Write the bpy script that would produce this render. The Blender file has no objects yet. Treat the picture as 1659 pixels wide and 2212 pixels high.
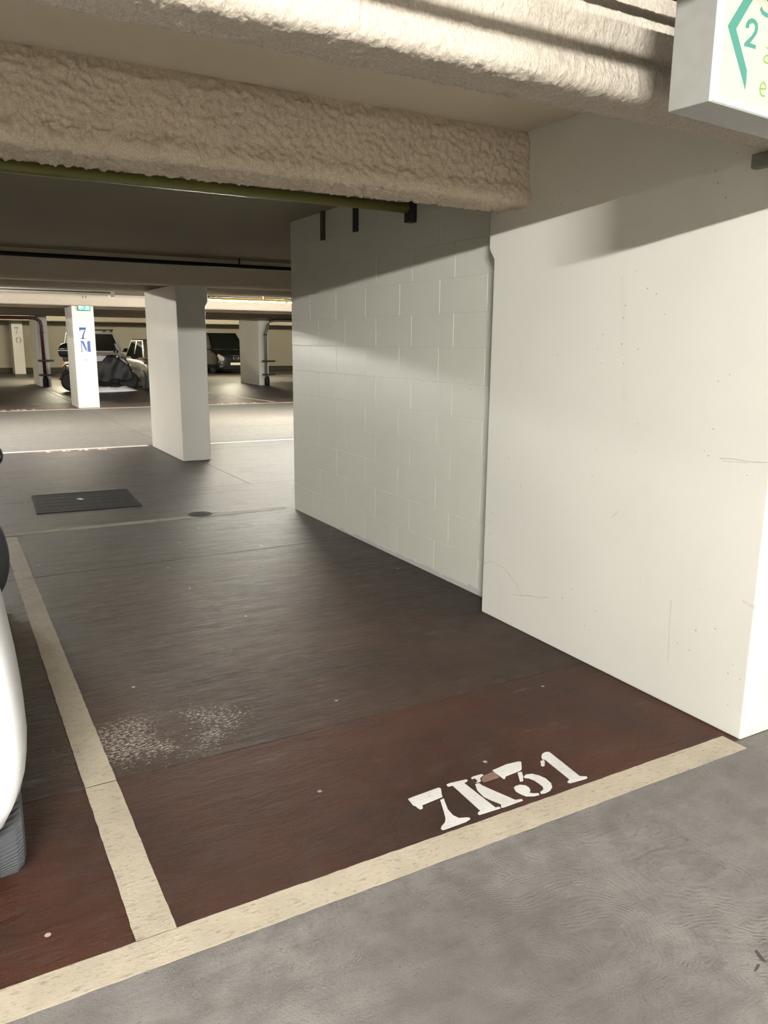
import bpy, bmesh, math, random
from mathutils import Vector, Matrix, noise
from mathutils.geometry import tessellate_polygon
random.seed(7)
SC = bpy.context.scene
COL = SC.collection

# ------------------------------------------------------------------ camera
cam_d = bpy.data.cameras.new('camera')
cam = bpy.data.objects.new('camera', cam_d); COL.objects.link(cam)
yaw, pitch, roll, FPX = 0.513543, 0.212928, -0.0081385, 1688.71
fw = Vector((math.sin(yaw)*math.cos(pitch), math.cos(yaw)*math.cos(pitch), -math.sin(pitch)))
r0 = Vector((math.cos(yaw), -math.sin(yaw), 0)); d0 = fw.cross(r0)
rt = math.cos(roll)*r0 + math.sin(roll)*d0
dn = -math.sin(roll)*r0 + math.cos(roll)*d0
cam.matrix_world = Matrix(((rt.x, -dn.x, -fw.x, 0), (rt.y, -dn.y, -fw.y, 0), (rt.z, -dn.z, -fw.z, 1.5), (0, 0, 0, 1)))
cam_d.sensor_fit = 'VERTICAL'; cam_d.sensor_height = 36.0
cam_d.lens = FPX/2212*36.0
cam_d.clip_start = 0.02; cam_d.clip_end = 200
SC.camera = cam

# ------------------------------------------------------------------ world, exposure, light levels
w = bpy.data.worlds.new('world'); SC.world = w; w.use_nodes = True
w.node_tree.nodes['Background'].inputs[0].default_value = (0.9, 0.85, 0.75, 1)
w.node_tree.nodes['Background'].inputs[1].default_value = 0.02
SC.view_settings.view_transform = 'Standard'; SC.view_settings.look = 'None'
SC.view_settings.exposure = 0.0; SC.view_settings.gamma = 1.0
SC.view_settings.use_curve_mapping = False
NEAR_TUBE = 420.0      # radiance of the fluorescent tubes in the near aisle
FAR_TUBE = 540.0       # middle aisle
BACK_TUBE = 1100.0      # furthest aisle, yellower tubes

# ------------------------------------------------------------------ helpers
def new_obj(name, me, parent=None):
    o = bpy.data.objects.new(name, me); COL.objects.link(o)
    if parent is not None: o.parent = parent
    return o
def tag(o, label=None, cat=None, group=None, kind=None):
    if label: o['label'] = label
    if cat: o['category'] = cat
    if group: o['group'] = group
    if kind: o['kind'] = kind
    return o
def thing(name, label, cat, loc=(0, 0, 0), rz=0, group=None):
    o = new_obj(name, None); o.location = loc; o.rotation_euler = (0, 0, rz)
    o.empty_display_size = .1
    return tag(o, label, cat, group)

class MB:
    def __init__(s): s.v = []; s.f = []
    def add(s, vs, fs):
        b = len(s.v); s.v += [tuple(v) for v in vs]; s.f += [tuple(i+b for i in f) for f in fs]; return s
    def box(s, x0, x1, y0, y1, z0, z1):
        vs = [(x, y, z) for x in (x0, x1) for y in (y0, y1) for z in (z0, z1)]
        return s.add(vs, [(0, 1, 3, 2), (4, 6, 7, 5), (0, 4, 5, 1), (2, 3, 7, 6), (0, 2, 6, 4), (1, 5, 7, 3)])
    def prism(s, poly, axis, a, b):
        # poly in the two other axes, extruded along axis from a to b, concave allowed
        n = len(poly)
        def P(p, h):
            return {'x': (h, p[0], p[1]), 'y': (p[0], h, p[1]), 'z': (p[0], p[1], h)}[axis]
        vs = [P(p, a) for p in poly]+[P(p, b) for p in poly]
        fs = [(i, (i+1) % n, n+(i+1) % n, n+i) for i in range(n)]
        tr = tessellate_polygon([[Vector((p[0], p[1], 0)) for p in poly]])
        fs += [tuple(t) for t in tr]+[tuple(n+i for i in reversed(t)) for t in tr]
        return s.add(vs, fs)
    def tube(s, pts, r, n=10, cap=True):
        pts = [Vector(p) for p in pts]; rings = []
        rs = r if isinstance(r, (list, tuple)) else [r]*len(pts)
        for i, p in enumerate(pts):
            d = (pts[min(i+1, len(pts)-1)]-pts[max(i-1, 0)]).normalized()
            u = d.cross(Vector((0, 0, 1)) if abs(d.z) < .9 else Vector((1, 0, 0))).normalized(); v = d.cross(u)
            rings.append([p+rs[i]*(u*math.cos(2*math.pi*k/n)+v*math.sin(2*math.pi*k/n)) for k in range(n)])
        return s.loft(rings, cap)
    def loft(s, rings, cap=True, closed=True):
        n = len(rings[0]); vs = [p for r in rings for p in r]; fs = []
        for i in range(len(rings)-1):
            for k in range(n if closed else n-1):
                a, b = i*n+k, i*n+(k+1) % n
                fs.append((a, b, b+n, a+n))
        if cap: fs += [tuple(range(n))[::-1], tuple(range((len(rings)-1)*n, len(rings)*n))]
        return s.add(vs, fs)
    def lathe(s, prof, axis, c, n=32):
        # prof: list of (r, h) along axis, round c
        rings = []
        for r, h in prof:
            ring = []
            for k in range(n):
                a = 2*math.pi*k/n; u, v = r*math.cos(a), r*math.sin(a)
                ring.append({'z': (c[0]+u, c[1]+v, c[2]+h), 'x': (c[0]+h, c[1]+u, c[2]+v), 'y': (c[0]+u, c[1]+h, c[2]+v)}[axis])
            rings.append(ring)
        return s.loft(rings, True)
    def sphere(s, c, r, n=16, m=10):
        rings = []
        for i in range(1, m):
            t = math.pi*i/m
            rings.append([(c[0]+r[0]*math.sin(t)*math.cos(2*math.pi*k/n), c[1]+r[1]*math.sin(t)*math.sin(2*math.pi*k/n), c[2]+r[2]*math.cos(t)) for k in range(n)])
        return s.loft(rings, True)
    def build(s, name, m, parent=None, smooth=False, bevel=0, sub=0, seg=2, fix=True):
        me = bpy.data.meshes.new(name); me.from_pydata(s.v, [], s.f)
        if fix:
            bm = bmesh.new(); bm.from_mesh(me); bmesh.ops.recalc_face_normals(bm, faces=bm.faces); bm.to_mesh(me); bm.free()
        me.materials.append(m)
        if smooth:
            for p in me.polygons: p.use_smooth = True
        o = new_obj(name, me, parent)
        if bevel:
            b = o.modifiers.new('bevel', 'BEVEL'); b.width = bevel; b.segments = seg; b.limit_method = 'ANGLE'; b.angle_limit = math.radians(40)
        if sub:
            b = o.modifiers.new('sub', 'SUBSURF'); b.levels = sub; b.render_levels = sub
        return o

# ------------------------------------------------------------------ materials
class NT:
    def __init__(s, name):
        s.m = bpy.data.materials.new(name); s.m.use_nodes = True; s.t = s.m.node_tree
        s.b = s.t.nodes['Principled BSDF']
    def n(s, typ, **kw):
        nd = s.t.nodes.new(typ)
        for k, v in kw.items(): setattr(nd, k, v)
        return nd
    def l(s, a, b): s.t.links.new(a, b)
    def val(s, sock, v):
        if hasattr(v, 'node'): s.l(v, sock)
        else:
            if isinstance(v, (tuple, list)) and len(v) == 3 and len(sock.default_value) == 4: v = (*v, 1)
            sock.default_value = v
    def math(s, op, a, b=None, c=None, clamp=False):
        nd = s.n('ShaderNodeMath', operation=op, use_clamp=clamp)
        for i, v in enumerate((a, b, c)):
            if v is not None: s.val(nd.inputs[i], v)
        return nd.outputs[0]
    def mix(s, f, a, b):
        nd = s.n('ShaderNodeMix', data_type='RGBA'); s.val(nd.inputs[0], f); s.val(nd.inputs[6], a); s.val(nd.inputs[7], b)
        return nd.outputs[2]
    def pos(s, scale=(1, 1, 1)):
        g = s.n('ShaderNodeNewGeometry'); mp = s.n('ShaderNodeMapping'); mp.inputs['Scale'].default_value = scale
        s.l(g.outputs['Position'], mp.inputs['Vector']); return mp.outputs[0]
    def noise(s, vec, scale, detail=3, rough=.5, dist=0):
        nd = s.n('ShaderNodeTexNoise'); s.l(vec, nd.inputs['Vector'])
        nd.inputs['Scale'].default_value = scale; nd.inputs['Detail'].default_value = detail
        nd.inputs['Roughness'].default_value = rough; nd.inputs['Distortion'].default_value = dist
        return nd.outputs[0]
    def ramp(s, f, lo, hi):
        nd = s.n('ShaderNodeMapRange'); nd.interpolation_type = 'SMOOTHSTEP'
        s.val(nd.inputs[0], f); s.val(nd.inputs[1], lo); s.val(nd.inputs[2], hi); return nd.outputs[0]
    def bump(s, h, strength, dist, prev=None):
        nd = s.n('ShaderNodeBump'); nd.inputs['Strength'].default_value = strength; nd.inputs['Distance'].default_value = dist
        s.l(h, nd.inputs['Height'])
        if prev is not None: s.l(prev, nd.inputs['Normal'])
        return nd.outputs[0]
    def out(s, col=None, rough=None, metal=None, normal=None, spec=None):
        if col is not None: s.val(s.b.inputs['Base Color'], col)
        if rough is not None: s.val(s.b.inputs['Roughness'], rough)
        if metal is not None: s.val(s.b.inputs['Metallic'], metal)
        if normal is not None: s.l(normal, s.b.inputs['Normal'])
        if spec is not None: s.val(s.b.inputs['Specular IOR Level'], spec)
        return s.m

def plain(name, col, rough=.5, metal=0, var=.12, scale=30, bump=0, spec=None, coat=0):
    t = NT(name); p = t.pos(); nz = t.noise(p, scale, 3)
    c = t.mix(nz, tuple(x*(1-var) for x in col), tuple(min(1, x*(1+var)) for x in col))
    nm = t.bump(nz, .5, bump) if bump else None
    t.out(c, rough, metal, nm, spec)
    if coat: t.b.inputs['Coat Weight'].default_value = coat; t.b.inputs['Coat Roughness'].default_value = .05
    return t.m
def glow(name, col, strength, base=(.8, .8, .8)):
    t = NT(name); t.out(base, .4)
    t.b.inputs['Emission Color'].default_value = (*col, 1); t.b.inputs['Emission Strength'].default_value = strength
    return t.m

def mat_wall(name, col, rough, specks=True, grit=.0012, coarse=80):
    t = NT(name); p = t.pos()
    n1 = t.noise(p, 1.3, 3); n2 = t.noise(p, coarse, 4, .6)
    c = t.mix(t.ramp(n1, .3, .7), tuple(x*.95 for x in col), col)
    st = t.noise(t.pos((3, 3, .5)), 3.0, 4, .6)
    c = t.mix(t.math('MULTIPLY', t.ramp(st, .62, .8), .16), c, tuple(x*.62 for x in col))
    nm = t.bump(n2, .6, grit)
    if specks:
        vo = t.n('ShaderNodeTexVoronoi'); t.l(p, vo.inputs['Vector']); vo.inputs['Scale'].default_value = 22
        k = t.noise(p, 2.3, 2)
        thr = t.math('MULTIPLY', t.ramp(k, .36, .72), .095)
        pit = t.math('LESS_THAN', vo.outputs['Distance'], thr)
        c = t.mix(t.math('MULTIPLY', pit, .55), c, (.2, .18, .13))
        nm = t.bump(t.math('MULTIPLY', pit, -1.0), .6, .002, nm)
    return t.out(c, rough, 0, nm)

def mat_spray(name, col, scale=150, dist=.004, aniso=(1, 1, 1)):
    t = NT(name); p = t.pos(aniso); n = t.noise(p, scale, 4, .65); n2 = t.noise(p, scale*.3, 3, .6)
    n3 = t.noise(t.pos(), 1.7, 3)
    c = t.mix(t.ramp(n, .25, .75), tuple(x*.72 for x in col), tuple(x*1.08 for x in col))
    c = t.mix(t.math('MULTIPLY', n3, .35), c, tuple(x*.7 for x in col))
    return t.out(c, .95, 0, t.bump(n2, .8, dist*1.5, t.bump(n, .8, dist)), .2)

def mat_floor():
    t = NT('floor_concrete'); g = t.n('ShaderNodeNewGeometry'); sx = t.n('ShaderNodeSeparateXYZ'); t.l(g.outputs['Position'], sx.inputs[0])
    X, Y = sx.outputs[0], sx.outputs[1]
    p = t.pos(); pst = t.pos((.45, 1.6, 1))
    wob = t.math('MULTIPLY', t.math('SUBTRACT', t.noise(p, 18, 3), .5), .02)
    Yw = t.math('ADD', Y, wob)
    def band(a, b, soft=.01):
        return t.math('MULTIPLY', t.ramp(Yw, a-soft, a+soft), t.math('SUBTRACT', 1.0, t.ramp(Yw, b-soft, b+soft)))
    # trowel swirls: rings round scattered centres, only here and there
    vd = t.n('ShaderNodeTexVoronoi'); vd.inputs['Scale'].default_value = 1.7
    warp = t.n('ShaderNodeTexNoise'); warp.inputs['Scale'].default_value = 2.2; warp.inputs['Detail'].default_value = 3
    t.l(p, warp.inputs['Vector'])
    mixv = t.n('ShaderNodeVectorMath', operation='MULTIPLY_ADD'); t.l(warp.outputs[1], mixv.inputs[0]); mixv.inputs[1].default_value = (.35, .35, .0); t.l(p, mixv.inputs[2])
    t.l(mixv.outputs[0], vd.inputs['Vector'])
    rings = t.math('SINE', t.math('MULTIPLY', t.math('ADD', vd.outputs['Distance'], t.math('MULTIPLY', t.noise(p, 14, 2), .035)), 320.0))
    rmask = t.math('MULTIPLY', t.ramp(t.noise(p, 1.3, 3, .6), .36, .58), t.ramp(t.noise(p, 30, 4, .7), .42, .62))
    fine = t.noise(p, 160, 4, .7); mid = t.noise(p, 9, 5, .65); big = t.noise(p, .9, 4, .6)
    streak = t.noise(pst, 22, 4, .6, .8)
    # bare concrete of the aisles
    lane = t.mix(t.ramp(mid, .3, .7), (.140, .129, .120), (.218, .203, .189))
    lane = t.mix(t.ramp(big, .35, .7), lane, t.mix(.5, lane, (.16, .147, .136)))
    lane = t.mix(t.math('MULTIPLY', t.math('MULTIPLY', t.ramp(rings, -.1, .9), rmask), .36), lane, (.10, .09, .082))
    lane = t.mix(t.math('MULTIPLY', t.ramp(fine, .55, .75), .5), lane, (.33, .31, .285))
    spot = t.ramp(t.noise(p, 13, 2, .5), .70, .77)
    lane = t.mix(t.math('MULTIPLY', spot, .6), lane, (.09, .08, .075))
    pore = t.ramp(t.noise(t.pos((.7, 1.3, 1)), 75, 3, .6), .60, .70)
    lane = t.mix(t.math('MULTIPLY', pore, .55), lane, (.075, .068, .062))
    sx1 = t.math('DIVIDE', t.math('SUBTRACT', X, 1.02), .42); sy1 = t.math('DIVIDE', t.math('SUBTRACT', Y, 1.05), .55)
    sd = t.math('ADD', t.math('ADD', t.math('MULTIPLY', sx1, sx1), t.math('MULTIPLY', sy1, sy1)), t.math('MULTIPLY', t.math('SUBTRACT', big, .5), 2.0))
    lane = t.mix(t.math('MULTIPLY', t.math('SUBTRACT', 1.0, t.ramp(sd, .1, 1.6)), .55), lane, (.085, .077, .070))
    # brown-red bay paint, cleaner by the aisle, dirty and rubbed further in
    red = t.mix(t.ramp(big, .35, .68), (.040, .018, .0115), (.068, .0265, .0165))
    red = t.mix(t.math('MULTIPLY', t.ramp(mid, .45, .7), .35), red, (.075, .05, .042))
    dirty = t.mix(t.ramp(big, .35, .7), (.036, .022, .0155), (.064, .038, .0275))
    dirty = t.mix(t.math('MULTIPLY', t.ramp(streak, .5, .72), .45), dirty, (.085, .064, .053))
    worn = t.mix(t.ramp(mid, .3, .7), (.060, .052, .048), (.105, .093, .087))
    paint = t.mix(t.ramp(t.math('ADD', Yw, t.math('MULTIPLY', big, .01)), 2.600, 2.608), red, dirty)
    paint = t.mix(t.ramp(t.math('ADD', Y, t.math('MULTIPLY', mid, 1.4)), 5.2, 7.6), paint, worn)
    grime = t.ramp(t.noise(p, 2.4, 4, .65), .48, .70)
    paint = t.mix(t.math('MULTIPLY', grime, .45), paint, (.024, .019, .016))
    # chipped patch by the separator line
    dx = t.math('DIVIDE', t.math('SUBTRACT', X, .62), .42); dy = t.math('DIVIDE', t.math('SUBTRACT', Y, 2.86), .26)
    dd = t.math('ADD', t.math('MULTIPLY', dx, dx), t.math('MULTIPLY', dy, dy))
    chip = t.math('MULTIPLY', t.math('SUBTRACT', 1.0, t.ramp(dd, .1, 1.25)), t.math('GREATER_THAN', Y, 2.605))
    cn = t.noise(t.pos((.8, 1.5, 1)), 70, 5, .75)
    chipm = t.ramp(t.math('ADD', cn, t.math('MULTIPLY', t.math('MULTIPLY', chip, t.ramp(t.noise(p, 5, 3), .25, .6)), .13)), .615, .69)
    chipm = t.math('MULTIPLY', chipm, t.ramp(chip, .02, .2))
    paint = t.mix(t.math('MULTIPLY', chipm, .85), paint, (.42, .37, .32))
    # small white paint chips and a few grey scuffs
    vo = t.n('ShaderNodeTexVoronoi'); t.l(p, vo.inputs['Vector']); vo.inputs['Scale'].default_value = 8
    vs = t.n('ShaderNodeSeparateXYZ'); t.l(vo.outputs['Color'], vs.inputs[0])
    fl = t.math('MULTIPLY', t.math('LESS_THAN', vo.outputs['Distance'], .065), t.math('GREATER_THAN', vs.outputs[0], .80))
    paint = t.mix(t.math('MULTIPLY', fl, .75), paint, (.5, .45, .4))
    sc = t.math('MULTIPLY', t.ramp(t.noise(t.pos((1, 2.2, 1)), 2.6, 4, .7), .63, .72), .3)
    paint = t.mix(sc, paint, (.17, .155, .15))
    isbay = t.math('ADD', t.math('ADD', band(1.745, 11.75), band(18.62, 28.5)), band(35.5, 60))
    farbay = t.math('GREATER_THAN', Y, 15)
    fb = t.mix(t.ramp(mid, .3, .7), (.058, .046, .042), (.11, .088, .08))
    fb = t.mix(t.ramp(Y, 19.4, 20.4), (.13, .085, .075), fb)
    paint = t.mix(farbay, paint, fb)
    col = t.mix(isbay, lane, paint)
    h = t.math('ADD', t.math('MULTIPLY', streak, t.math('ADD', .22, t.math('MULTIPLY', isbay, .78))), t.math('MULTIPLY', fine, .45))
    h = t.math('ADD', h, t.math('MULTIPLY', t.math('MULTIPLY', rings, rmask), t.math('SUBTRACT', .10, t.math('MULTIPLY', isbay, .06))))
    nm = t.bump(h, .9, .007)
    nm = t.bump(t.noise(pst, 5, 3, .5), .6, .02, nm)
    ro = t.mix(isbay, (.62,)*3, (.42,)*3)
    ro2 = t.math('ADD', ro, t.math('MULTIPLY', t.math('SUBTRACT', mid, .5), .25))
    return t.out(col, ro2, 0, nm, t.math('ADD', .34, t.math('MULTIPLY', isbay, -.20)))

def mat_line(name, col, wear=.35, tintwear=(.16, .13, .11)):
    t = NT(name); p = t.pos(); n = t.noise(p, 85, 5, .7); m = t.noise(p, 7, 4, .6)
    pst = t.pos((.5, 1.6, 1)); s = t.noise(pst, 60, 4, .65)
    c = t.mix(t.ramp(m, .3, .75), tuple(x*.84 for x in col), col)
    c = t.mix(t.math('MULTIPLY', t.ramp(s, .54, .68), min(1, wear*1.3)), c, tuple(x*.5 for x in col))
    c = t.mix(t.math('MULTIPLY', t.ramp(n, .62, .72), wear*1.6, None, True), c, tintwear)
    return t.out(c, .6, 0, t.bump(s, .5, .004, t.bump(n, .5, .002)))

M = {}
M['floor'] = mat_floor()
M['gap'] = plain('dark_joint', (.02, .018, .016), .9)
M['line'] = mat_line('cream_line_paint', (.46, .40, .305), .6)
M['line_worn'] = mat_line('worn_line_paint', (.30, .27, .22), .6)
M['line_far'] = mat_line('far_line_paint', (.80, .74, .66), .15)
M['white_paint'] = mat_line('white_stencil_paint', (.66, .64, .61), .3, (.45, .38, .34))
M['pink_paint'] = mat_line('rubbed_stencil_paint', (.22, .13, .10), .5, (.6, .5, .45))
M['redpatch'] = plain('red_patch', (.20, .085, .07), .6, var=.25)
M['wall'] = mat_wall('cream_wall_paint', (.74, .725, .655), .42)
M['block'] = mat_wall('cream_block_paint', (.72, .715, .63), .36, False, .0022, 120)
M['joint'] = mat_wall('block_joint_paint', (.67, .665, .585), .5, False, .002, 120)
M['dirtbase'] = mat_wall('bare_block_foot', (.55, .53, .52), .8, False, .004, 90)
M['pillar'] = mat_wall('pillar_paint', (.74, .71, .64), .5, False)
M['farwall'] = mat_wall('far_wall_paint', (.44, .40, .31), .6, False)
M['skirt'] = plain('dark_skirting', (.05, .045, .035), .7)
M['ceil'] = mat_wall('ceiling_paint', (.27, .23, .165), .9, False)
M['ceil_bounce'] = mat_wall('bounce_ceiling_paint', (.60, .53, .41), .9, False)
M['beamA'] = mat_spray('sprayed_beam', (.70, .60, .465), 130, .003)
M['beamB'] = mat_spray('sprayed_beam_coarse', (.51, .455, .375), 110, .005, (1.4, 1, .7))
M['tube'] = glow('near_tube', (1, .985, .94), NEAR_TUBE)
M['tube_strong'] = glow('new_near_tube', (1, .985, .94), NEAR_TUBE*12.5)
M['tube_mid'] = glow('mid_near_tube', (1, .985, .94), NEAR_TUBE*3.4)
M['tube_far'] = glow('far_tube', (1, .97, .90), FAR_TUBE)
M['tube_far_r'] = glow('bright_far_tube', (1, .96, .84), FAR_TUBE*3.2)
M['tube_back'] = glow('back_tube', (1, .91, .66), BACK_TUBE)
M['tube_fill'] = glow('fill_tube', (1, .97, .9), FAR_TUBE*4.0)
M['trunk'] = plain('trunk_enamel', (.62, .58, .50), .6)
M['enamel'] = plain('white_enamel', (.75, .73, .68), .4)
M['sign_box'] = plain('grey_sign_metal', (.26, .255, .235), .45, .15)
M['sign_face'] = glow('lit_sign_face', (1, .99, .72), .84, (.10, .10, .08))
M['sign_frame'] = glow('lit_sign_frame', (.86, .84, .76), .5, (.4, .4, .37))
M['sign_teal'] = glow('teal_sign_film', (.085, .40, .28), .9, (.02, .06, .05))
M['sign_green'] = glow('lime_sign_film', (.36, .60, .06), .85, (.04, .08, .01))
M['sticker'] = plain('grey_sticker', (.62, .62, .66), .6, var=.5, scale=160)
M['exit_green'] = glow('exit_green', (.04, .52, .36), 1.0, (.02, .3, .2))
M['exit_white'] = glow('exit_white', (.75, 1, .93), 2.0)
M['olive'] = plain('olive_pipe_paint', (.17, .165, .045), .4)
M['yellow_pipe'] = plain('yellow_pipe_paint', (.75, .62, .12), .5)
M['dark_steel'] = plain('dark_steel', (.035, .032, .03), .5, .4)
M['rust'] = plain('rusty_steel', (.085, .05, .035), .7, .2)
M['black'] = plain('matt_black', (.007, .007, .008), .6, spec=.25)
M['maroon'] = plain('maroon_pipe', (.075, .018, .022), .4)
M['greypipe'] = plain('grey_green_pipe', (.16, .165, .125), .35)
M['rubber'] = plain('tyre_rubber', (.055, .058, .064), .75, bump=.0005, scale=200)
M['rim'] = plain('wheel_alloy', (.35, .36, .37), .35, .8)
M['car_white'] = plain('white_car_paint', (.80, .80, .80), .3, 0, .02, coat=.6)
M['car_black'] = plain('black_car_paint', (.010, .011, .013), .22, 0, .05, coat=1)
M['car_beige'] = plain('beige_car_paint', (.33, .27, .19), .3, .4, .05, coat=.8)
M['glass'] = plain('dark_car_glass', (.012, .016, .016), .06, 0, .1, coat=1)
M['chrome'] = plain('chrome', (.75, .75, .72), .15, 1)
M['headlight'] = plain('headlamp_glass', (.70, .72, .72), .12, .5)
M['amber'] = plain('amber_lens', (.7, .33, .05), .3)
M['plate'] = plain('number_plate', (.85, .82, .62), .4, var=.25, scale=60)
M['mirror'] = plain('mirror_glass', (.35, .55, .42), .05, 1)
M['red_lens'] = plain('red_lens', (.35, .01, .012), .2)
M['cloth'] = plain('black_apron_cloth', (.008, .008, .009), .55)
M['sheet'] = plain('white_sheet', (.85, .85, .88), .7, var=.04)
M['screen'] = plain('smoked_screen', (.45, .45, .50), .15)
M['grate'] = plain('grate_steel', (.030, .028, .027), .75, 0, spec=.2)
M['cover_iron'] = plain('cast_iron', (.035, .032, .028), .75, 0, .4, 60, .002, .2)
M['paper'] = plain('paper', (.55, .53, .5), .8)
M['blue'] = plain('blue_stencil', (.018, .055, .26), .6, var=.3)
M['blue2'] = plain('pale_blue_stencil', (.05, .11, .36), .6, var=.3)
M['grey_ink'] = plain('grey_stencil', (.30, .32, .34), .7)
M['scuff'] = plain('dark_scuff', (.05, .045, .045), .8)

# ------------------------------------------------------------------ floor: slabs with open joints, lines, numbers
XL, XR, YF, YB = -11.0, 21.0, -5.6, 40.6
floor = tag(MB().box(XL, XR, YF, YB, -.30, -.025).build('floor', M['gap']), kind='structure')
rows = [YF, 2.605, 5.33, 7.98, 10.85, 13.62, 20.5, 27.0, 33.5, YB]
G = .0035
for i in range(len(rows)-1):
    a, b = rows[i], rows[i+1]
    xs = [XL, XR] if b < 7.99 else ([XL, 2.83, XR] if i < 6 else [XL, 2.83, 9.5, XR])
    for k in range(len(xs)-1):
        MB().box(xs[k]+(G if k else 0), xs[k+1]-G, a+(G if i else 0), b-G, -.025, 0).build('floor_slab', M['floor'], floor)
def strip(name, pts, m, z=.0015, label=None):
    o = MB().prism(pts, 'z', 0.0002, z).build(name, m, floor)
    if label: o['label'] = label
    return o
def ragged(x0, y0, x1, y1, wd, step=.03, amp=.0013):
    # outline of a painted line with slightly uneven edges
    d = Vector((x1-x0, y1-y0)); L = d.length; d /= L; n = Vector((-d.y, d.x)); N = max(2, int(L/step))
    A = []; B = []
    for i in range(N+1):
        c = Vector((x0, y0))+d*L*i/N
        A.append(c+n*(wd/2+random.uniform(-amp, amp))); B.append(c-n*(wd/2+random.uniform(-amp, amp)))
    return [tuple(p) for p in A+B[::-1]]
strip('painted_line', ragged(-3.6, 1.753, 2.55, 1.745, .108), M['line'], label='long cream line along the front of the bays')
for ya, yb in ((1.80, 2.6015), (2.6085, 5.3265), (5.3335, 6.56)):
    strip('painted_line', ragged(.352+(ya-1.8)*.0017, ya, .352+(yb-1.8)*.0017, yb, .104), M['line'], label='stretch of the cream line between the empty bay and the white car')
strip('painted_line', ragged(.33, 6.64, 2.70, 6.62, .10), M['line_worn'], label='faint worn line across the back of the bay')
strip('painted_line', ragged(-6, 11.86, 2.585, 11.66, .12), M['line_far'], label='pale line at the middle aisle, left of the near pillar')
strip('painted_line', ragged(2.98, 11.50, 8.4, 11.40, .10), M['line_far'], label='pale line at the middle aisle, right of the near pillar')
strip('painted_line', ragged(-6, 18.62, 9.6, 18.72, .14, .4), M['line_far'], label='pale line along the far side of the middle aisle')
strip('painted_line', ragged(7.45, 19.0, 6.9, 24.0, .11, .3), M['line_far'], label='pale line running back between two far bays')
strip('painted_line', ragged(3.0, 22.0, 3.0, 27.0, .10, .3), M['line_worn'], label='faint line between far bays, left')

NUM = {
'seven': [[[1.24,2.018],[1.2576,2.0203],[1.3679,2.0266],[1.3722,2.0184],[1.3521,1.9807],[1.35,1.9739],[1.2627,1.9652],[1.2559,1.9491],[1.2449,1.9476],[1.2416,1.9569],[1.2411,1.9709],[1.236,1.9775]],[[1.3323,1.9614],[1.3477,1.9632],[1.3408,1.9473],[1.3238,1.903],[1.3206,1.8676],[1.3289,1.8462],[1.3507,1.838],[1.3607,1.8311],[1.3572,1.8243],[1.3371,1.8187],[1.2488,1.8178],[1.2457,1.8264],[1.2541,1.8358],[1.276,1.8485],[1.2899,1.8661],[1.3102,1.9104]]],
'k': [[[1.4024,2.0287],[1.4174,2.0314],[1.4817,2.0237],[1.484,2.0164],[1.4752,2.011],[1.4626,2.0094],[1.4685,1.8376],[1.4829,1.8343],[1.4814,1.8261],[1.3979,1.8291],[1.3955,1.8355],[1.4042,1.8441],[1.4137,1.8442],[1.4181,2.0143],[1.4005,2.0172]],[[1.5039,2.0245],[1.5146,2.0274],[1.5494,2.026],[1.5535,2.0176],[1.5462,2.0146],[1.5311,2.008],[1.5194,1.9886],[1.4997,1.9892],[1.5126,1.9966],[1.5138,2.0157],[1.5012,2.0157]],[[1.4915,1.9827],[1.5074,1.9824],[1.5093,1.9645],[1.5252,1.9187],[1.5541,1.8404],[1.5767,1.8344],[1.5748,1.8259],[1.4877,1.8249],[1.4865,1.8308],[1.4968,1.8429],[1.479,1.8837],[1.4721,1.9073],[1.4749,1.9379],[1.476,1.9496]]],
'three': [[[1.6,2.0278],[1.6141,2.0291],[1.6677,2.0365],[1.7202,2.0312],[1.7286,2.0247],[1.72,2.0127],[1.6979,1.9836],[1.6858,1.9785],[1.6184,1.9735],[1.6029,1.9603],[1.5998,1.9663],[1.6001,1.9835],[1.5979,2.0111]],[[1.6698,1.972],[1.6863,1.9692],[1.674,1.9476],[1.6531,1.9201],[1.6406,1.9226],[1.6521,1.9421]],[[1.6709,1.9406],[1.6872,1.9475],[1.7091,1.9417],[1.7246,1.9219],[1.7328,1.8939],[1.729,1.8617],[1.7152,1.8399],[1.6934,1.827],[1.6697,1.8236],[1.655,1.8276],[1.6593,1.8374],[1.6787,1.8432],[1.689,1.8583],[1.6904,1.8785],[1.6889,1.9048],[1.6814,1.9244],[1.6697,1.9326]],[[1.5961,1.9006],[1.6073,1.907],[1.6273,1.9062],[1.6419,1.8923],[1.6431,1.875],[1.6349,1.8589],[1.6226,1.8533],[1.6317,1.8427],[1.6503,1.8342],[1.645,1.825],[1.6246,1.8281],[1.6001,1.8415],[1.5916,1.8621],[1.5884,1.8802]]],
'one': [[[1.8174,2.0162],[1.8342,2.0312],[1.8524,2.0359],[1.8652,2.0309],[1.8661,2.0187],[1.8494,1.8478],[1.8698,1.834],[1.8651,1.8262],[1.8553,1.8246],[1.7867,1.8303],[1.7831,1.8382],[1.7917,1.8446],[1.8024,1.8474],[1.8158,1.9933],[1.809,2.0017]],[[1.795,1.9952],[1.8103,1.9935],[1.8036,1.9812],[1.7866,1.9626],[1.7772,1.9613],[1.7753,1.9688]]]}
for k, name in (('seven', 'digit'), ('k', 'letter'), ('three', 'digit'), ('one', 'digit')):
    mb = MB()
    for poly in NUM[k]: mb.prism(poly, 'z', .0002, .0016)
    mb.build('painted_'+name, M['white_paint'], floor)['label'] = {'seven': 'white stencilled 7 of bay number 7K31', 'k': 'white stencilled K of bay number 7K31', 'three': 'white stencilled 3 of bay number 7K31', 'one': 'white stencilled 1 of bay number 7K31'}[k]
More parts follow.
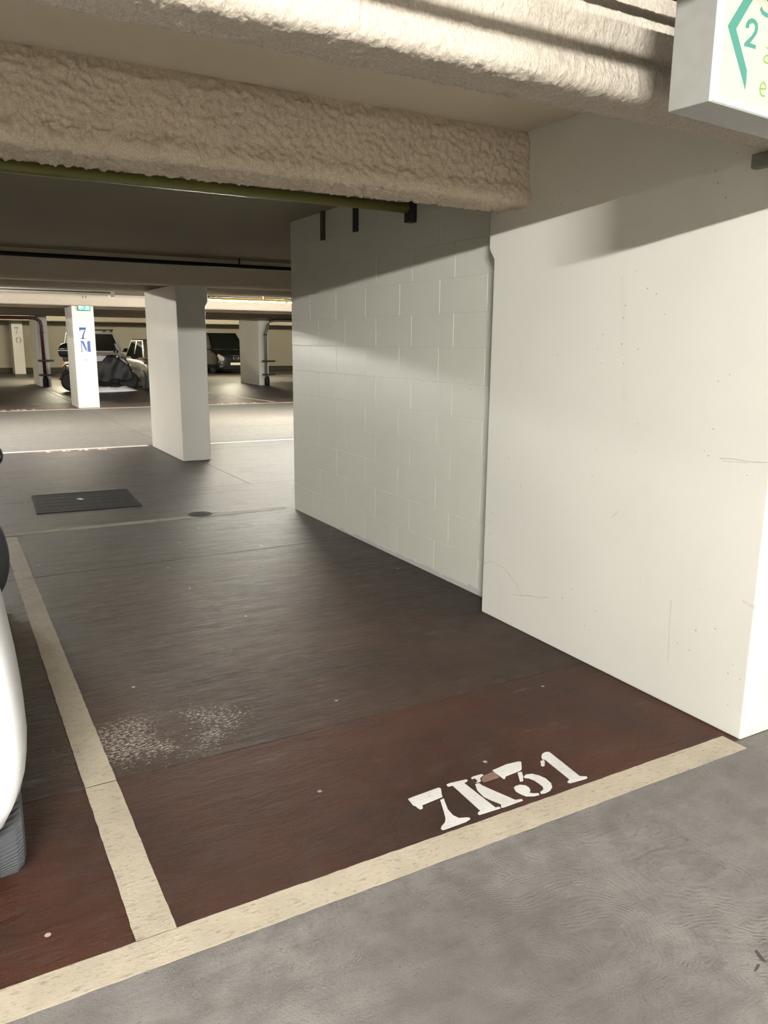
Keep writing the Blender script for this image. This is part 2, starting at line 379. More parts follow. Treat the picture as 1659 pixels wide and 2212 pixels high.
strip('worn_paint', [[1.5512,2.0145],[1.5971,2.0205],[1.5936,1.9783],[1.5249,1.9788],[1.5272,1.9972]], M['pink_paint'], .0008, 'rubbed off upper arm of the K')
# simple stencil glyphs in a unit box, used for the other painted numbers
GL = {
'7': [[(0, 1), (.62, 1), (.56, .78), (.12, .78), (.08, .70), (0, .70)], [(.44, .74), (.54, .74), (.36, .3), (.34, .1), (.48, .04), (.48, 0), (.06, 0), (.06, .04), (.2, .1), (.24, .3)]],
'K': [[(0, 1), (.34, 1), (.34, .96), (.27, .94), (.27, .06), (.34, .04), (.34, 0), (0, 0), (0, .04), (.07, .06), (.07, .94), (0, .96)], [(.40, .55), (.62, .96), (.55, 1), (.8, 1), (.8, .96), (.72, .94), (.52, .58), (.76, .06), (.84, .04), (.84, 0), (.5, 0), (.5, .04), (.56, .07)]],
'1': [[(.05, .86), (.3, 1), (.42, 1), (.42, .06), (.54, .04), (.54, 0), (.1, 0), (.1, .04), (.22, .06), (.22, .84), (.08, .78)]],
'2': [[(.02, .72), (.1, .95), (.3, 1), (.55, .92), (.6, .72), (.5, .5), (.22, .2), (.6, .2), (.6, 0), (0, 0), (0, .14), (.34, .5), (.4, .72), (.3, .88), (.2, .74), (.1, .68)]],
'3': [[(.02, 1), (.58, 1), (.58, .9), (.36, .62), (.54, .52), (.6, .3), (.5, .08), (.28, 0), (.06, .06), (0, .26), (.14, .3), (.26, .12), (.38, .2), (.4, .34), (.3, .5), (.16, .52), (.36, .84), (.1, .84)]],
'M': [[(0, 1), (.3, 1), (.56, .2), (.5, .02), (.12, .9), (.12, .06), (.2, .04), (.2, 0), (0, 0), (0, .04), (.06, .06), (.06, .94), (0, .96)], [(.62, .34), (.62, .06), (.56, .04), (.56, 0), (.95, 0), (.95, .04), (.88, .06), (.88, .94), (.95, .96), (.95, 1), (.68, 1), (.62, .9)]],
'O': [[(.46, 1), (.28, .98), (.08, .8), (.02, .5), (.08, .2), (.28, .02), (.46, 0), (.46, .07), (.34, .1), (.26, .3), (.24, .5), (.26, .7), (.34, .9), (.46, .93)], [(.54, 1), (.72, .98), (.92, .8), (.98, .5), (.92, .2), (.72, .02), (.54, 0), (.54, .07), (.66, .1), (.74, .3), (.76, .5), (.74, .7), (.66, .9), (.54, .93)]],
}
def floor_text(txt, x, y, dx, hx, hy, m, flip, label):
    # flip: read from the far side
    for i, ch in enumerate(txt):
        mb = MB()
        for poly in GL[ch]:
            q = [((x-i*dx-px*hx, y-py*hy) if flip else (x+i*dx+px*hx, y+py*hy)) for px, py in poly]
            mb.prism(q, 'z', .0002, .002)
        mb.build('painted_digit' if ch.isdigit() else 'painted_letter', m, floor)['label'] = label % ch
strip('painted_patch', ragged(1.05, 11.58, 2.05, 11.54, .20, .1, .03), M['redpatch'], .0008, 'old red patch under the upside down bay number')
floor_text('7K21', 1.98, 11.73, .235, .20, .24, M['line_far'], True, 'white %s of the bay number read from the middle aisle')
floor_text('7M31', 1.10, 18.74, .20, .20, .30, M['line_far'], False, 'white %s of a far bay number, left of the 7M pillar')
floor_text('7M32', 5.95, 18.76, .28, .26, .30, M['line_far'], False, 'white %s of a far bay number, right of the near pillar')
for sx, sy, ln, an in ((2.07, .985, .09, -.7), (2.10, .955, .05, -.4), (1.62, .98, .03, .3), (1.66, 1.0, .04, 1.2)):
    d = Vector((math.cos(an), math.sin(an)))*ln/2
    strip('scuff_mark', ragged(sx-d.x, sy-d.y, sx+d.x, sy+d.y, .008, .012, .003), M['scuff'], .0012, 'dark scuff in the aisle floor')

# ------------------------------------------------------------------ outer walls, ceiling
CZ = 2.50
tag(MB().box(XL-.2, XL, YF, YB, -.1, CZ).build('wall_left', M['farwall']), kind='structure')
tag(MB().box(XR, XR+.2, YF, YB, -.1, CZ).build('wall_east', M['farwall']), kind='structure')
tag(MB().box(XL-.2, XR+.2, YB, YB+.2, -.1, CZ).build('wall_back', M['farwall']), kind='structure')
tag(MB().box(XL-.2, XR+.2, YF-.2, YF, -.1, CZ).build('wall_front', M['wall']), kind='structure')
tag(MB().box(XL, XR, YB-.03, YB, 0, .24).build('baseboard_back', M['skirt'], bevel=.005), kind='structure')
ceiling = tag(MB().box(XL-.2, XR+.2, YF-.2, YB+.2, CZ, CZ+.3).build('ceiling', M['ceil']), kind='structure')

MB().box(XL, XR, YF, 1.70, CZ-.004, CZ+.01).build('bounce_panel', M['enamel'], ceiling)  # white panel added under the aisle ceiling to bounce lamp light
MB().box(XL, 2.60, 1.85, 3.22, CZ-.004, CZ+.01).build('bounce_panel', M['ceil_bounce'], ceiling)  # lighter than the ceiling itself, added to bounce light between the beams
def prof_beam(name, prof, x0, x1, fine, step, amp, freq, m, seed=0, pstep=.012, label=None):
    # closed profile (y, z) swept along X; relief pushed along the profile normal where the photo looks closely
    pts = []
    n = len(prof)
    for i in range(n-1):
        a, b = Vector(prof[i]), Vector(prof[i+1]); k = max(1, int((b-a).length/pstep))
        for j in range(k): pts.append(a.lerp(b, j/k))
    pts.append(Vector(prof[-1]))
    # smooth the profile a little
    for _ in range(2):
        q = [p.copy() for p in pts]
        for i in range(1, len(pts)-1): pts[i] = (q[i-1]+q[i]*2+q[i+1])/4
    nor = []
    for i in range(len(pts)):
        d = pts[min(i+1, len(pts)-1)]-pts[max(i-1, 0)]; d.normalize(); nor.append(Vector((d.y, -d.x)))
    xs = []
    x = x0
    while x < x1:
        xs.append(x); x += step if fine and fine[0] <= x < fine[1] else .5
        if fine and xs[-1] < fine[0] < x: x = fine[0]
    xs.append(x1)
    rings = []
    off = Vector((seed*7.3, seed*3.1, 0))
    for x in xs:
        r = []
        for p, nn in zip(pts, nor):
            d = 0
            if fine and fine[0]-.01 <= x <= fine[1]+.01 and amp:
                v = Vector((x*freq[0], p.x*freq[1], p.y*freq[1]))+Vector((off.x, off.y, 0))
                d = amp*(noise.noise(v)+.55*noise.noise(v*2.1+Vector((5, 2, 8)))+.3*noise.noise(v*4.3))
                d += .5*amp*noise.noise(Vector((x*2.2, p.x*6, p.y*6)))
                e = min(1, max(0, (CZ-p.y)/.02)); d *= e
            r.append((x, p.x+nn.x*d, p.y+nn.y*d))
        rings.append(r)
    mb = MB(); mb.loft(rings, True, False)
    o = mb.build(name, m, ceiling, smooth=True, fix=False)
    if label: o['label'] = label
    return o
# profiles run from the front top, down the face, under, and up the back
def flat_beam(y0, y1, zb, lip=.0):
    return [(y0, CZ+.02), (y0, zb+.06), (y0-lip, zb+.04), (y0-lip, zb+.015), (y0-lip+.015, zb), (y1-.02, zb), (y1, zb+.02), (y1, CZ+.02)]
def lip_beam(y0, y1, zb, s=1):
    P = [(0, CZ+.02), (.07, CZ-.03), (.065, zb+.25), (.02, zb+.225), (.0, zb+.195), (.004, zb+.155), (.022, zb+.125), (.022, zb+.11), (.008, zb+.085), (-.004, zb+.04), (.004, zb+.012), (.025, zb), (y1-y0-.015, zb), (y1-y0, zb+.02), (y1-y0, CZ+.02)]
    P[0] = (.07, CZ+.02)
    if s > 0: return [(y0+a, b) for a, b in P]
    return [(y1-a, b) for a, b in P][::-1]
prof_beam('beam', [(3.215, CZ+.02), (3.195, 2.47), (3.182, 2.45), (3.18, 2.25), (3.166, 2.225), (3.160, 2.195), (3.168, 2.170), (3.19, 2.160), (3.41, 2.158), (3.425, 2.18), (3.425, CZ+.02)], XL, 2.583, (.0, 2.583), .0065, .0125, (38, 74), M['beamA'], 1, .009, 'beige beam with thick sprayed relief over the empty bay')
prof_beam('beam', lip_beam(1.695, 1.89, 2.16), XL, XR, (.35, 2.9), .007, .0055, (95, 60), M['beamB'], 2, .009, 'bright coarse sprayed beam along the edge of the near aisle')
for y0, y1, zb in ((9.87, 10.10, 2.165), (20.25, 20.45, 2.24), (26.6, 26.8, 2.26)):
    prof_beam('beam', flat_beam(y0, y1, zb, .01), XL, XR, None, .5, 0, (1, 1), M['beamA'], 3, .03)
for y0, y1, zb, s in ((11.35, 11.55, 2.165, -1), (18.72, 18.95, 2.245, 1), (28.35, 28.6, 2.28, -1), (36.0, 36.3, 2.28, 1)):
    prof_beam('beam', lip_beam(y0, y1, zb, s), XL, XR, None, .5, 0, (1, 1), M['beamB'], 4, .03)
prof_beam('beam', lip_beam(-5.4, -5.2, 2.16, -1), XL, XR, None, .5, 0, (1, 1), M['beamB'], 5, .03)

# ------------------------------------------------------------------ right hand pier and block wall
def pillar(x0, x1, y0, y1, zt, label, m=M['pillar'], cap=True, bev=.012, zc=1.95, dc=(0, .0, 0, .05)):
    t = thing('concrete_pillar', label, 'pillar', ((x0+x1)/2, (y0+y1)/2, 0))
    cx, cy = (x0+x1)/2, (y0+y1)/2
    a, b, c, d = x0-cx, x1-cx, y0-cy, y1-cy
    R = lambda A, B, Cc, D, z: [(A, Cc, z), (B, Cc, z), (B, D, z), (A, D, z)]
    if cap:
        A, B, Cc, D = a-dc[0], b+dc[1], c-dc[2], d+dc[3]
        rings = [R(a, b, c, d, 0), R(a, b, c, d, zc), R(A, B, Cc, D, zc+.055), R(A, B, Cc, D, zt)]
    else: rings = [R(a, b, c, d, 0), R(a, b, c, d, zt)]
    MB().loft(rings).build('shaft', m, t, bevel=bev)
    return t
pier = pillar(2.583, 2.95, 1.745, 3.435, CZ, 'wide cream concrete pier at the right of the empty bay, scuffed and pitted', M['wall'], True, .006, 1.93, (0, 0, 0, .045))
M['scratch'] = plain('wall_scratch', (.52, .49, .42), .7, var=.3)
M['rub'] = plain('wall_rub', (.66, .62, .54), .7, var=.15, scale=60)
def wall_mark(pts, wd, m, label):
    # thin mark lying on the bay side of the pier; pts are (y, z) in the room
    mb = MB(); pts = [Vector((y-2.59, z)) for y, z in pts]; A = []; B = []
    for i, p in enumerate(pts):
        d = (pts[min(i+1, len(pts)-1)]-pts[max(i-1, 0)]).normalized(); n = Vector((-d.y, d.x))*wd*random.uniform(.3, .6)
        A.append(tuple(p+n)); B.append(tuple(p-n))
    mb.prism(A+B[::-1], 'x', -.1838, -.1828)
    mb.build('scuff_mark', m, pier)['label'] = label
wall_mark([(1.961, 1.078), (1.91, 1.082), (1.871, 1.083), (1.82, 1.082), (1.759, 1.089)], .0035, M['scratch'], 'thin level scratch near the right end of the pier')
wall_mark([(1.95, 1.069), (1.90, 1.073), (1.84, 1.076)], .0025, M['scratch'], 'thin level scratch near the right end of the pier')
wall_mark([(3.43, .285), (3.38, .312), (3.323, .317), (3.25, .308), (3.198, .286), (3.13, .24), (3.082, .19)], .003, M['scratch'], 'curved scratch low on the pier by the block wall')
wall_mark([(3.16, .183), (3.10, .192), (3.038, .213), (2.95, .225), (2.878, .25)], .003, M['scratch'], 'jagged scratch low on the pier')
wall_mark([(1.80, .552), (1.77, .545), (1.747, .543)], .014, M['rub'], 'short rubbed mark at the right edge of the pier')
wall_mark([(2.128, .46), (2.125, .36), (2.12, .28), (2.116, .19)], .010, M['rub'], 'faint upright rubbed streak low on the pier')
wall_mark([(2.489, .74), (2.457, .776)], .003, M['scratch'], 'small slanted scratch on the pier')
wr = tag(MB().box(2.7462, 2.90, 3.435, 6.535, 0, CZ).build('wall_right', M['joint']), kind='structure')
zs = [0, .232, .448, .657, .858, 1.06, 1.262, 1.475, 1.678, 1.885, 2.09, 2.295, CZ-.002]
for r in range(len(zs)-1):
    ph = 4.19 if r % 2 == 0 else 4.03
    cuts = [3.437]+[y for y in [ph-.49+.4875*k for k in range(8)] if 3.5 < y < 6.45]+[6.536]
    for a, b in zip(cuts[:-1], cuts[1:]):
        if b-a < .05: continue
        e = random.uniform(0, .0006); g = .0013
        o = MB().box(2.744-e, 2.905+e, a+g, b-g, zs[r]+g+(.0 if r else .001), zs[r+1]-g).build('block', M['block'], wr, bevel=.0013, seg=1)
# bare rough strip along the foot of the block wall
mb = MB(); N = 60; ya, yb = 3.45, 5.6
rings = []
for i in range(N+1):
    y = ya+(yb-ya)*i/N; h = .03+.022*noise.noise(Vector((y*6, 2, 0)))+.014*noise.noise(Vector((y*25, 7, 0)))-.012*max(0, (y-4.7)); h = max(.006, h)
    rings.append([(2.746, y, .0), (2.7405, y, .0), (2.7415, y, h), (2.746, y, h+.003)])
mb.loft(rings); mb.build('bare_foot', M['dirtbase'], wr)['label'] = 'rough greyish foot of the block wall where the paint is gone'

# ------------------------------------------------------------------ other pillars
p1 = pillar(2.62, 2.985, 9.87, 11.52, 2.18, 'nearest free standing pillar in the middle, white, left face brightly lit', M['pillar'], True, .012, 1.93, (0, .035, 0, .0))
p2 = pillar(2.70, 3.16, 18.88, 19.95, 2.26, 'far white pillar with blue stencil 7M and a lit exit sign', M['pillar'], False)
p3 = pillar(2.92, 3.28, 28.5, 30.3, 2.33, 'shaded far pillar with a maroon pipe, left of the scooter', M['pillar'], False)
p4 = pillar(9.86, 10.22, 26.5, 28.5, 2.33, 'far pillar with a grey green pipe, right of the black van', M['pillar'], False)
p0 = pillar(3.02, 3.47, 39.1, 40.3, 2.48, 'furthest white pillar at the left edge, with a grey stencil', M['pillar'], False)
def face_text(par, glyphs, m, x0, w, lay):
    # glyphs on the front (-Y) face, local coordinates of par
    for ch, z, h, mm in glyphs:
        mb = MB()
        for poly in GL[ch]:
            mb.prism([(x0+px*w, z+py*h) for px, py in poly], 'y', lay, lay-.004)
        mb.build('painted_digit' if ch.isdigit() else 'painted_letter', mm, par)['label'] = ('blue' if mm in (M['blue'], M['blue2']) else 'grey')+' stencilled '+ch
face_text(p2, [('7', 1.535, .25, M['blue']), ('M', 1.255, .235, M['blue2'])], None, -.10, .24, -.535)
MB().box(-.03, .02, -.539, -.535, 1.065, 1.085).build('smudge', M['grey_ink'], p2)
face_text(p0, [('7', 1.79, .27, M['grey_ink']), ('O', 1.36, .27, M['grey_ink'])], None, -.09, .24, -.60)
# exit sign on pillar 7M
ex = thing('exit_sign', 'small lit green exit sign with arrow and running figure on the 7M pillar', 'sign', (2.955, 18.85, 2.145))
MB().box(-.135, .135, -.03, .03, 0, .14).build('housing', M['dark_steel'], ex, bevel=.006)
MB().box(-.128, .128, -.035, -.028, .012, .135).build('green_panel', M['exit_green'], ex)
MB().prism([(-.125, .07), (-.075, .12), (-.075, .09), (-.02, .09), (-.02, .05), (-.075, .05), (-.075, .02)], 'y', -.0355, -.039).build('arrow', M['exit_white'], ex)
mb = MB()
mb.lathe([(.016, -.0355), (.016, -.039)], 'y', (.072, 0, .112), 12)
mb.prism([(.045, .096), (.085, .098), (.105, .08), (.098, .072), (.082, .084), (.078, .06), (.1, .04), (.088, .016), (.076, .018), (.082, .038), (.062, .05), (.046, .022), (.02, .022), (.02, .034), (.038, .036), (.052, .06), (.05, .084), (.034, .072), (.026, .08)], 'y', -.0355, -.039)
mb.build('running_figure', M['exit_white'], ex)
for dx in (-.035, .03):
    MB().tube([(dx, .0, .14), (dx, -.02, .20), (dx+.01, -.16, .30), (dx+.01, -.16, .345)], .006, 6).build('cable', M['maroon'], ex)

# pipes standing in front of the far pillars
def riser(name, label, x, y, m, top_run, zt):
    t = thing(name, label, 'pipe', (x, y, 0))
    if top_run < 0:
        pts = [(0, 0, .30), (0, 0, zt-.22), (-.03, 0, zt-.10), (-.12, 0, zt-.03), (-.25, 0, zt), (top_run, 0, zt)]
    else:
        pts = [(-.03, 0, .25), (-.03, 0, 1.78), (.02, 0, 1.9), (.09, 0, 2.10), (.13, -.02, 2.2), (.3, -.1, 2.235), (top_run, -.8, 2.24)]
    MB().tube(pts, .052, 12).build('pipe', m, t, smooth=True)
    MB().lathe([(.075, 0), (.09, .03), (.09, .24), (.06, .32)], 'z', (0, 0, 0), 14).build('foot', M['black'], t, smooth=True)
    for z in (.36, .82):
        MB().box(-.19, .30, -.075, -.045, z, z+.055).build('guard_bar', M['dark_steel'], t, bevel=.006)
    MB().lathe([(.065, 0), (.065, .05)], 'z', (0 if top_run < 0 else -.03, 0, 1.72), 14).build('collar', M['dark_steel'], t)
    return t
riser('rising_pipe', 'maroon pipe bending away left at the top, before the shaded far pillar', 3.07, 28.25, M['maroon'], -6.5, 2.2)
riser('rising_pipe', 'grey green pipe bending right at the top, before the far right pillar', 10.07, 26.3, M['greypipe'], 3.2, 2.3)

# ------------------------------------------------------------------ pipes under the ceiling
t = thing('ceiling_pipe', 'olive pipe running behind the near sprayed beam to the block wall', 'pipe', (2.72, 4.5, 2.335))
MB().tube([(0, 0, 0), (-8, 0, 0)], .031, 14).build('pipe', M['olive'], t, smooth=True)
MB().box(-.035, .022, -.032, .032, -.085, .05).build('end_clamp', M['dark_steel'], t, bevel=.004)
for yy, z0, z1, lab in ((5.30, 2.285, 2.5, 'shorter dark steel strip on the block wall, next to the pipe end'), (5.86, 2.285, 2.5, 'longer rusty steel strip hanging down the block wall, further from the pipe end')):
    t = thing('wall_bracket', lab, 'bracket', (2.735, yy, z0))
    MB().box(-.012, .010, -.028, .028, 0, z1-z0).build('strip', M['rust'] if yy > 5.5 else M['dark_steel'], t, bevel=.003)
    MB().lathe([(.008, -.019), (.008, -.012)], 'x', (0, 0, .03), 8).build('bolt', M['dark_steel'], t)
PZ = 2.405
t = thing('ceiling_pipe', 'thin black pipe hung in front of the dark beam deep in the bay', 'pipe', (2.6, 9.60, PZ))
MB().tube([(5, 0, 0), (-9, 0, 0)], .024, 10).build('pipe', M['black'], t, smooth=True)
MB().tube([(.75, 0, .0), (.75, 0, .10)], .010, 6).build('hanger', M['dark_steel'], t)
t = thing('ceiling_pipe', 'yellow pipe under the middle aisle ceiling, right of the near pillar', 'pipe', (4.3, 13.9, 2.245))
MB().tube([(0, 0, 0), (9, 0, 0)], .018, 10).build('pipe', M['yellow_pipe'], t, smooth=True)
MB().box(1.0-.02, 1.0+.02, -.02, .02, -.02, .25).build('hanger', M['yellow_pipe'], t)
t = thing('ceiling_pipe', 'unseen pipe added over the near aisle to cast a shadow band on the beam', 'pipe', (0, .30, 2.308))  # added out of view so its shadow falls along the coarse beam
MB().tube([(-8, 0, 0), (8, 0, 0)], .013, 12).build('pipe', M['greypipe'], t, smooth=True)
for xx in (-5, -2, 1, 4, 7):
    MB().tube([(xx, 0, .02), (xx, 0, .17)], .007, 6).build('hanger', M['dark_steel'], t)
t = thing('cable_tray', 'dark cable tray high above the bright sprayed beam, by the lit sign', 'tray', (0, 1.50, 2.36))
MB().box(-6, 7, -.08, .08, 0, .012).build('tray_floor', M['dark_steel'], t)
MB().box(-6, 7, -.083, -.078, 0, .05).build('side_rail', M['dark_steel'], t)
MB().box(-6, 7, .078, .083, 0, .05).build('side_rail', M['dark_steel'], t)
for xx in (-4, -1.5, .9, 3.4, 5.9):
    MB().tube([(xx, 0, .0), (xx, 0, .14)], .006, 6).build('hanger', M['dark_steel'], t)
t = thing('wall_box', 'small grey junction box high on the pier under the beam, at the right edge', 'box', (2.57, 1.88, 2.105))
MB().box(-.02, .014, -.05, .05, 0, .05).build('casing', M['greypipe'], t, bevel=.006)

# ------------------------------------------------------------------ lamps
def batten(x, y, z, L, m, label, group, tubes=1):
    t = thing('tube_light', label, 'lamp', (x, y, z), 0, group)
    MB().box(-L/2, L/2, -.022, .022, .05, .10).build('body', M['enamel'], t, bevel=.008)
    MB().tube([(-L/2+.03, 0, 0), (L/2-.03, 0, 0)], .016, 10).build('tube', m, t, smooth=True)
    for s in (-1, 1):
        MB().box(s*(L/2-.015)-.015, s*(L/2-.015)+.015, -.02, .02, -.02, .04).build('lamp_holder', M['enamel'], t)
    return t
for x, lab, mm, ln in ((-.85, 'behind the white car and the camera', 'tube_strong', .9), (-5.2, 'in the row further left', 'tube', 1.2), (-9.2, 'at the far left end of the row', 'tube', 1.2), (7.8, 'second from the right end of the row', 'tube', 1.2), (3.05, 'behind the hanging sign', 'tube_mid', .8), (12.0, 'at the far right end of the row', 'tube', 1.2)):
    batten(x, -1.75, 2.38, ln, M[mm], 'white tube light under the near aisle ceiling, '+lab, 'tube lights of the near aisle')
for x, lab in ((-3, 'leftmost of the row'), (4, 'above the aisle behind the white van'), (11, 'above the aisle before the black van'), (17, 'rightmost of the row')):
    batten(x, 32.0, 2.395, 1.5, M['tube_back'], 'warm tube light under the furthest aisle ceiling, '+lab, 'tube lights of the furthest aisle')
batten(-1.5, 13.2, 2.37, 1.2, M['tube_fill'], 'unseen tube light added at the middle aisle to brighten the near pillar', None)  # fill lamp added out of view, lights the near pillar's left face
def trunk(x0, x1, label, m, below=False):
    t = thing('light_trunk', label, 'lamp', ((x0+x1)/2, 14.6, 2.25)); h = (x1-x0)/2
    MB().box(-h+.05, h-.05, -.05, .03 if below else .10, .06 if below else .02, .145).build('housing', M['trunk'], t, bevel=.006)
    for s in (-1, 1):
        MB().box(s*(h-.03)-.03, s*(h-.03)+.03, -.08, .15, 0, .15).build('end_plate', M['enamel'], t, bevel=.004)
    n = int((x1-x0)/1.6); d = (x1-x0-.2)/n
    for k in range(n):
        a = -h+.1+d*k
        MB().tube([(a+.03, -.01 if below else .125, .0 if below else .035), (a+d-.03, -.01 if below else .125, .0 if below else .035)], .009, 8).build('tube', m if not below or k < 2 else M['tube_far'], t, smooth=True)
    MB().tube([(-h+.06, -.055, .06), (h-.06, -.055, .06)], .008, 6).build('cable', M['black'], t)
    for xx in (-h*.8, 0, h*.8):
        MB().tube([(xx, .03, .14), (xx, .03, .25)], .006, 6).build('hanger', M['dark_steel'], t)
    return t
trunk(-8.0, 2.80, 'long white lamp trunk in the middle aisle, ending left of the near pillar', M['tube_far'])
trunk(4.35, 14.0, 'long white lamp trunk in the middle aisle, right of the near pillar', M['tube_far_r'], True)

# ------------------------------------------------------------------ hanging lit sign
sg = thing('exit_light_box', 'hanging light box with teal arrow and green French lettering, top right', 'sign', (1.549, 1.289, 2.03), math.radians(5))
SW, SH = .62, .31
MB().box(0, SW, .004, .112, 0, SH).build('casing', M['sign_box'], sg, bevel=.002)
mb = MB()
mb.box(0, SW, -.004, .006, 0, .013).box(0, SW, -.004, .006, SH-.013, SH).box(0, .018, -.004, .006, .013, SH-.013).box(SW-.018, SW, -.004, .006, .013, SH-.013)
mb.build('frame', M['sign_frame'], sg)
MB().box(.018, SW-.018, -.001, .005, .013, SH-.013).build('lit_face', M['sign_face'], sg)
FY = -.0015
def film(polys, m, name, label):
    mb = MB()
    for p in polys: mb.prism(p, 'y', FY, FY-.0008)
    o = mb.build(name, m, sg); o['label'] = label
def ribbon(pts, wd):
    pts = [Vector(p) for p in pts]; A = []; B = []
    for i, p in enumerate(pts):
        d = (pts[min(i+1, len(pts)-1)]-pts[max(i-1, 0)]).normalized(); n = Vector((-d.y, d.x))*wd/2
        A.append(p+n); B.append(p-n)
    return [[tuple(A[i]), tuple(A[i+1]), tuple(B[i+1]), tuple(B[i])] for i in range(len(pts)-1)]
low = [(.0339, .1553), (.1086, .0594), (.1204, .0422), (.1224, .055), (.1207, .0819), (.0647, .1558)]
up = [(x, .3112-z) for x, z in low][::-1]
film([low, up], M['sign_teal'], 'arrow', 'teal chevron arrow pointing left')
film([[(.0998, .1658), (.1013, .1749), (.1092, .1842), (.1211, .1892), (.1353, .1886), (.1451, .1829), (.1481, .1735), (.1449, .1617), (.134, .1501), (.122, .1387), (.1459, .139), (.1463, .1312), (.1013, .1286), (.1013, .1341), (.1077, .1403), (.1266, .1547), (.1362, .1667), (.1367, .1756), (.1304, .1804), (.123, .1794), (.1141, .1748), (.1124, .1667)]], M['sign_teal'], 'digit', 'teal 2')
film(ribbon([(.1507, .2162), (.1598, .2094), (.1736, .2068), (.189, .2079), (.2038, .2132), (.2109, .2227), (.2043, .2324), (.1901, .236), (.1742, .2399), (.1645, .2474), (.167, .2568), (.1813, .2633), (.1969, .2615)], .009), M['sign_teal'], 'letter', 'teal S')
film(ribbon([(.1802, .0541), (.2034, .0574), (.2007, .0651), (.1906, .0703), (.1818, .063), (.1792, .0533), (.1832, .0447), (.1907, .0407), (.2019, .042)], .0036), M['sign_green'], 'letter', 'lime green e')
film(ribbon([(.2128, .1223), (.2115, .118), (.2066, .1142), (.1994, .1117), (.1917, .1114), (.1857, .1132), (.183, .1167), (.1842, .1209), (.1891, .1248), (.1963, .1272), (.2039, .1276), (.21, .1258), (.2128, .1223)], .0034)+ribbon([(.2128, .1290), (.2140, .1112)], .0036)+[[(.186, .1432), (.200, .1385), (.2005, .1395), (.189, .1445)]], M['sign_green'], 'letter', 'lime green a with a grave accent')
MB().box(.021, .075, -.0052, -.004, .0015, .0118).build('sticker', M['sticker'], sg)['label'] = 'small grey maker sticker on the lower frame'
for xx in (.06, SW-.06):
    MB().tube([(xx, .055, SH-.01), (xx, .055, CZ-2.03+.01)], .008, 8).build('hanger_rod', M['dark_steel'], sg)

# ------------------------------------------------------------------ drain grate, manhole, scrap
t = thing('drain_grate', 'rectangular dark steel drain grate in the floor beyond the bay', 'grate', (1.11, 7.79, 0), math.radians(-3))
mb = MB(); a, b = .42, .43
mb.box(-a-.03, a+.03, -b-.03, -b, 0, .007).box(-a-.03, a+.03, b, b+.03, 0, .007).box(-a-.03, -a, -b, b, 0, .007).box(a, a+.03, -b, b, 0, .007)
mb.build('frame', M['grate'], t)
MB().box(-a, a, -b, b, .0005, .0015).build('pit', M['black'], t)
mb = MB()
for k in range(40):
    x = -a+.0105+k*.021; mb.box(x-.006, x+.006, -b, b, .0015, .006)
for k in range(5):
    y = -b+.1+k*.165; mb.box(-a, a, y-.004, y+.004, .0015, .005)
o = mb.build('bars', M['grate'], t); o['kind'] = 'stuff'
t = thing('paper_scrap', 'pale paper scrap lying on the drain grate', 'litter', (1.075, 7.86, .006), .4)
MB().prism([(-.025, -.04), (.02, -.045), (.028, .035), (-.015, .045)], 'z', .001, .006).build('scrap', M['paper'], t)
t = thing('manhole_cover', 'small round iron cover on the worn line behind the bay', 'cover', (1.907, 6.705, 0))
MB().lathe([(.105, 0), (.105, .004), (.092, .005), (.092, 0)], 'z', (0, 0, 0), 32).build('ring', M['black'], t)
mb = MB(); mb.lathe([(.088, 0), (.088, .004), (.084, .005), (.0, .005)], 'z', (0, 0, 0), 32); mb.build('lid', M['cover_iron'], t)
mb = MB()
for i in range(-3, 4):
    for j in range(-3, 4):
        if i*i+j*j < 10: mb.box(i*.022-.006, i*.022+.006, j*.022-.006, j*.022+.006, .0048, .0075)
mb.build('studs', M['cover_iron'], t)['kind'] = 'stuff'

# ------------------------------------------------------------------ vehicles
def wheel(par, x, y, r, wd, steer=0, outer=1, tread=False):
    # axle along X; outer = +1 if the outer side looks to +X
    root = MB()
    n = 480 if tread else 36
    if not tread:
        root.lathe([(r*.62, -wd/2), (r*.9, -wd/2), (r*.985, -wd*.38), (r, -wd*.2), (r, wd*.2), (r*.985, wd*.38), (r*.9, wd/2), (r*.62, wd/2)], 'x', (0, 0, 0), n)
    else:
        hs = [(-.5, .62), (-.5, .88), (-.47, .945), (-.38, .99), (-.36, .99), (-.16, 1), (-.155, .965), (-.11, .965), (-.105, 1), (.13, 1), (.135, .965), (.18, .965), (.185, 1), (.24, .998), (.37, .99), (.40, .985), (.47, .945), (.5, .88), (.5, .62)]
        rings = []
        for h, f in hs:
            ring = []
            for k in range(n):
                ff = f
                if (.2 <= h <= .38 or -.38 <= h <= -.2) and k % 4 == 0: ff -= .04
                a = 2*math.pi*k/n+(abs(h)*.22)
                ring.append((h*wd, r*ff*math.cos(a), r*ff*math.sin(a)))
            rings.append(ring)
        root.loft(rings, True)
    o = root.build('tyre', M['rubber'], par, smooth=not tread)
    o.location = (x+(.04*outer if steer else 0), y, r); o.rotation_euler = (0, 0, steer)
    mb = MB(); s = outer*wd/2
    mb.lathe([(r*.63, s*.55), (r*.63, s*.98), (r*.57, s*1.0), (r*.53, s*.7), (0.02, s*.62)], 'x', (0, 0, 0), 24)
    for k in range(5):
        a = 2*math.pi*k/5; c, q = math.cos(a), math.sin(a); wdt = r*.09
        P = [(.08*r, -wdt), (.56*r, -wdt*.8), (.56*r, wdt*.8), (.08*r, wdt)]
        base = [(s*.62, u*c-v*q, u*q+v*c) for u, v in P]; top = [(s*.96, u*c-v*q, u*q+v*c) for u, v in P]
        mb.loft([base, top])
    mb.build('rim', M['rim'], o)
    return o
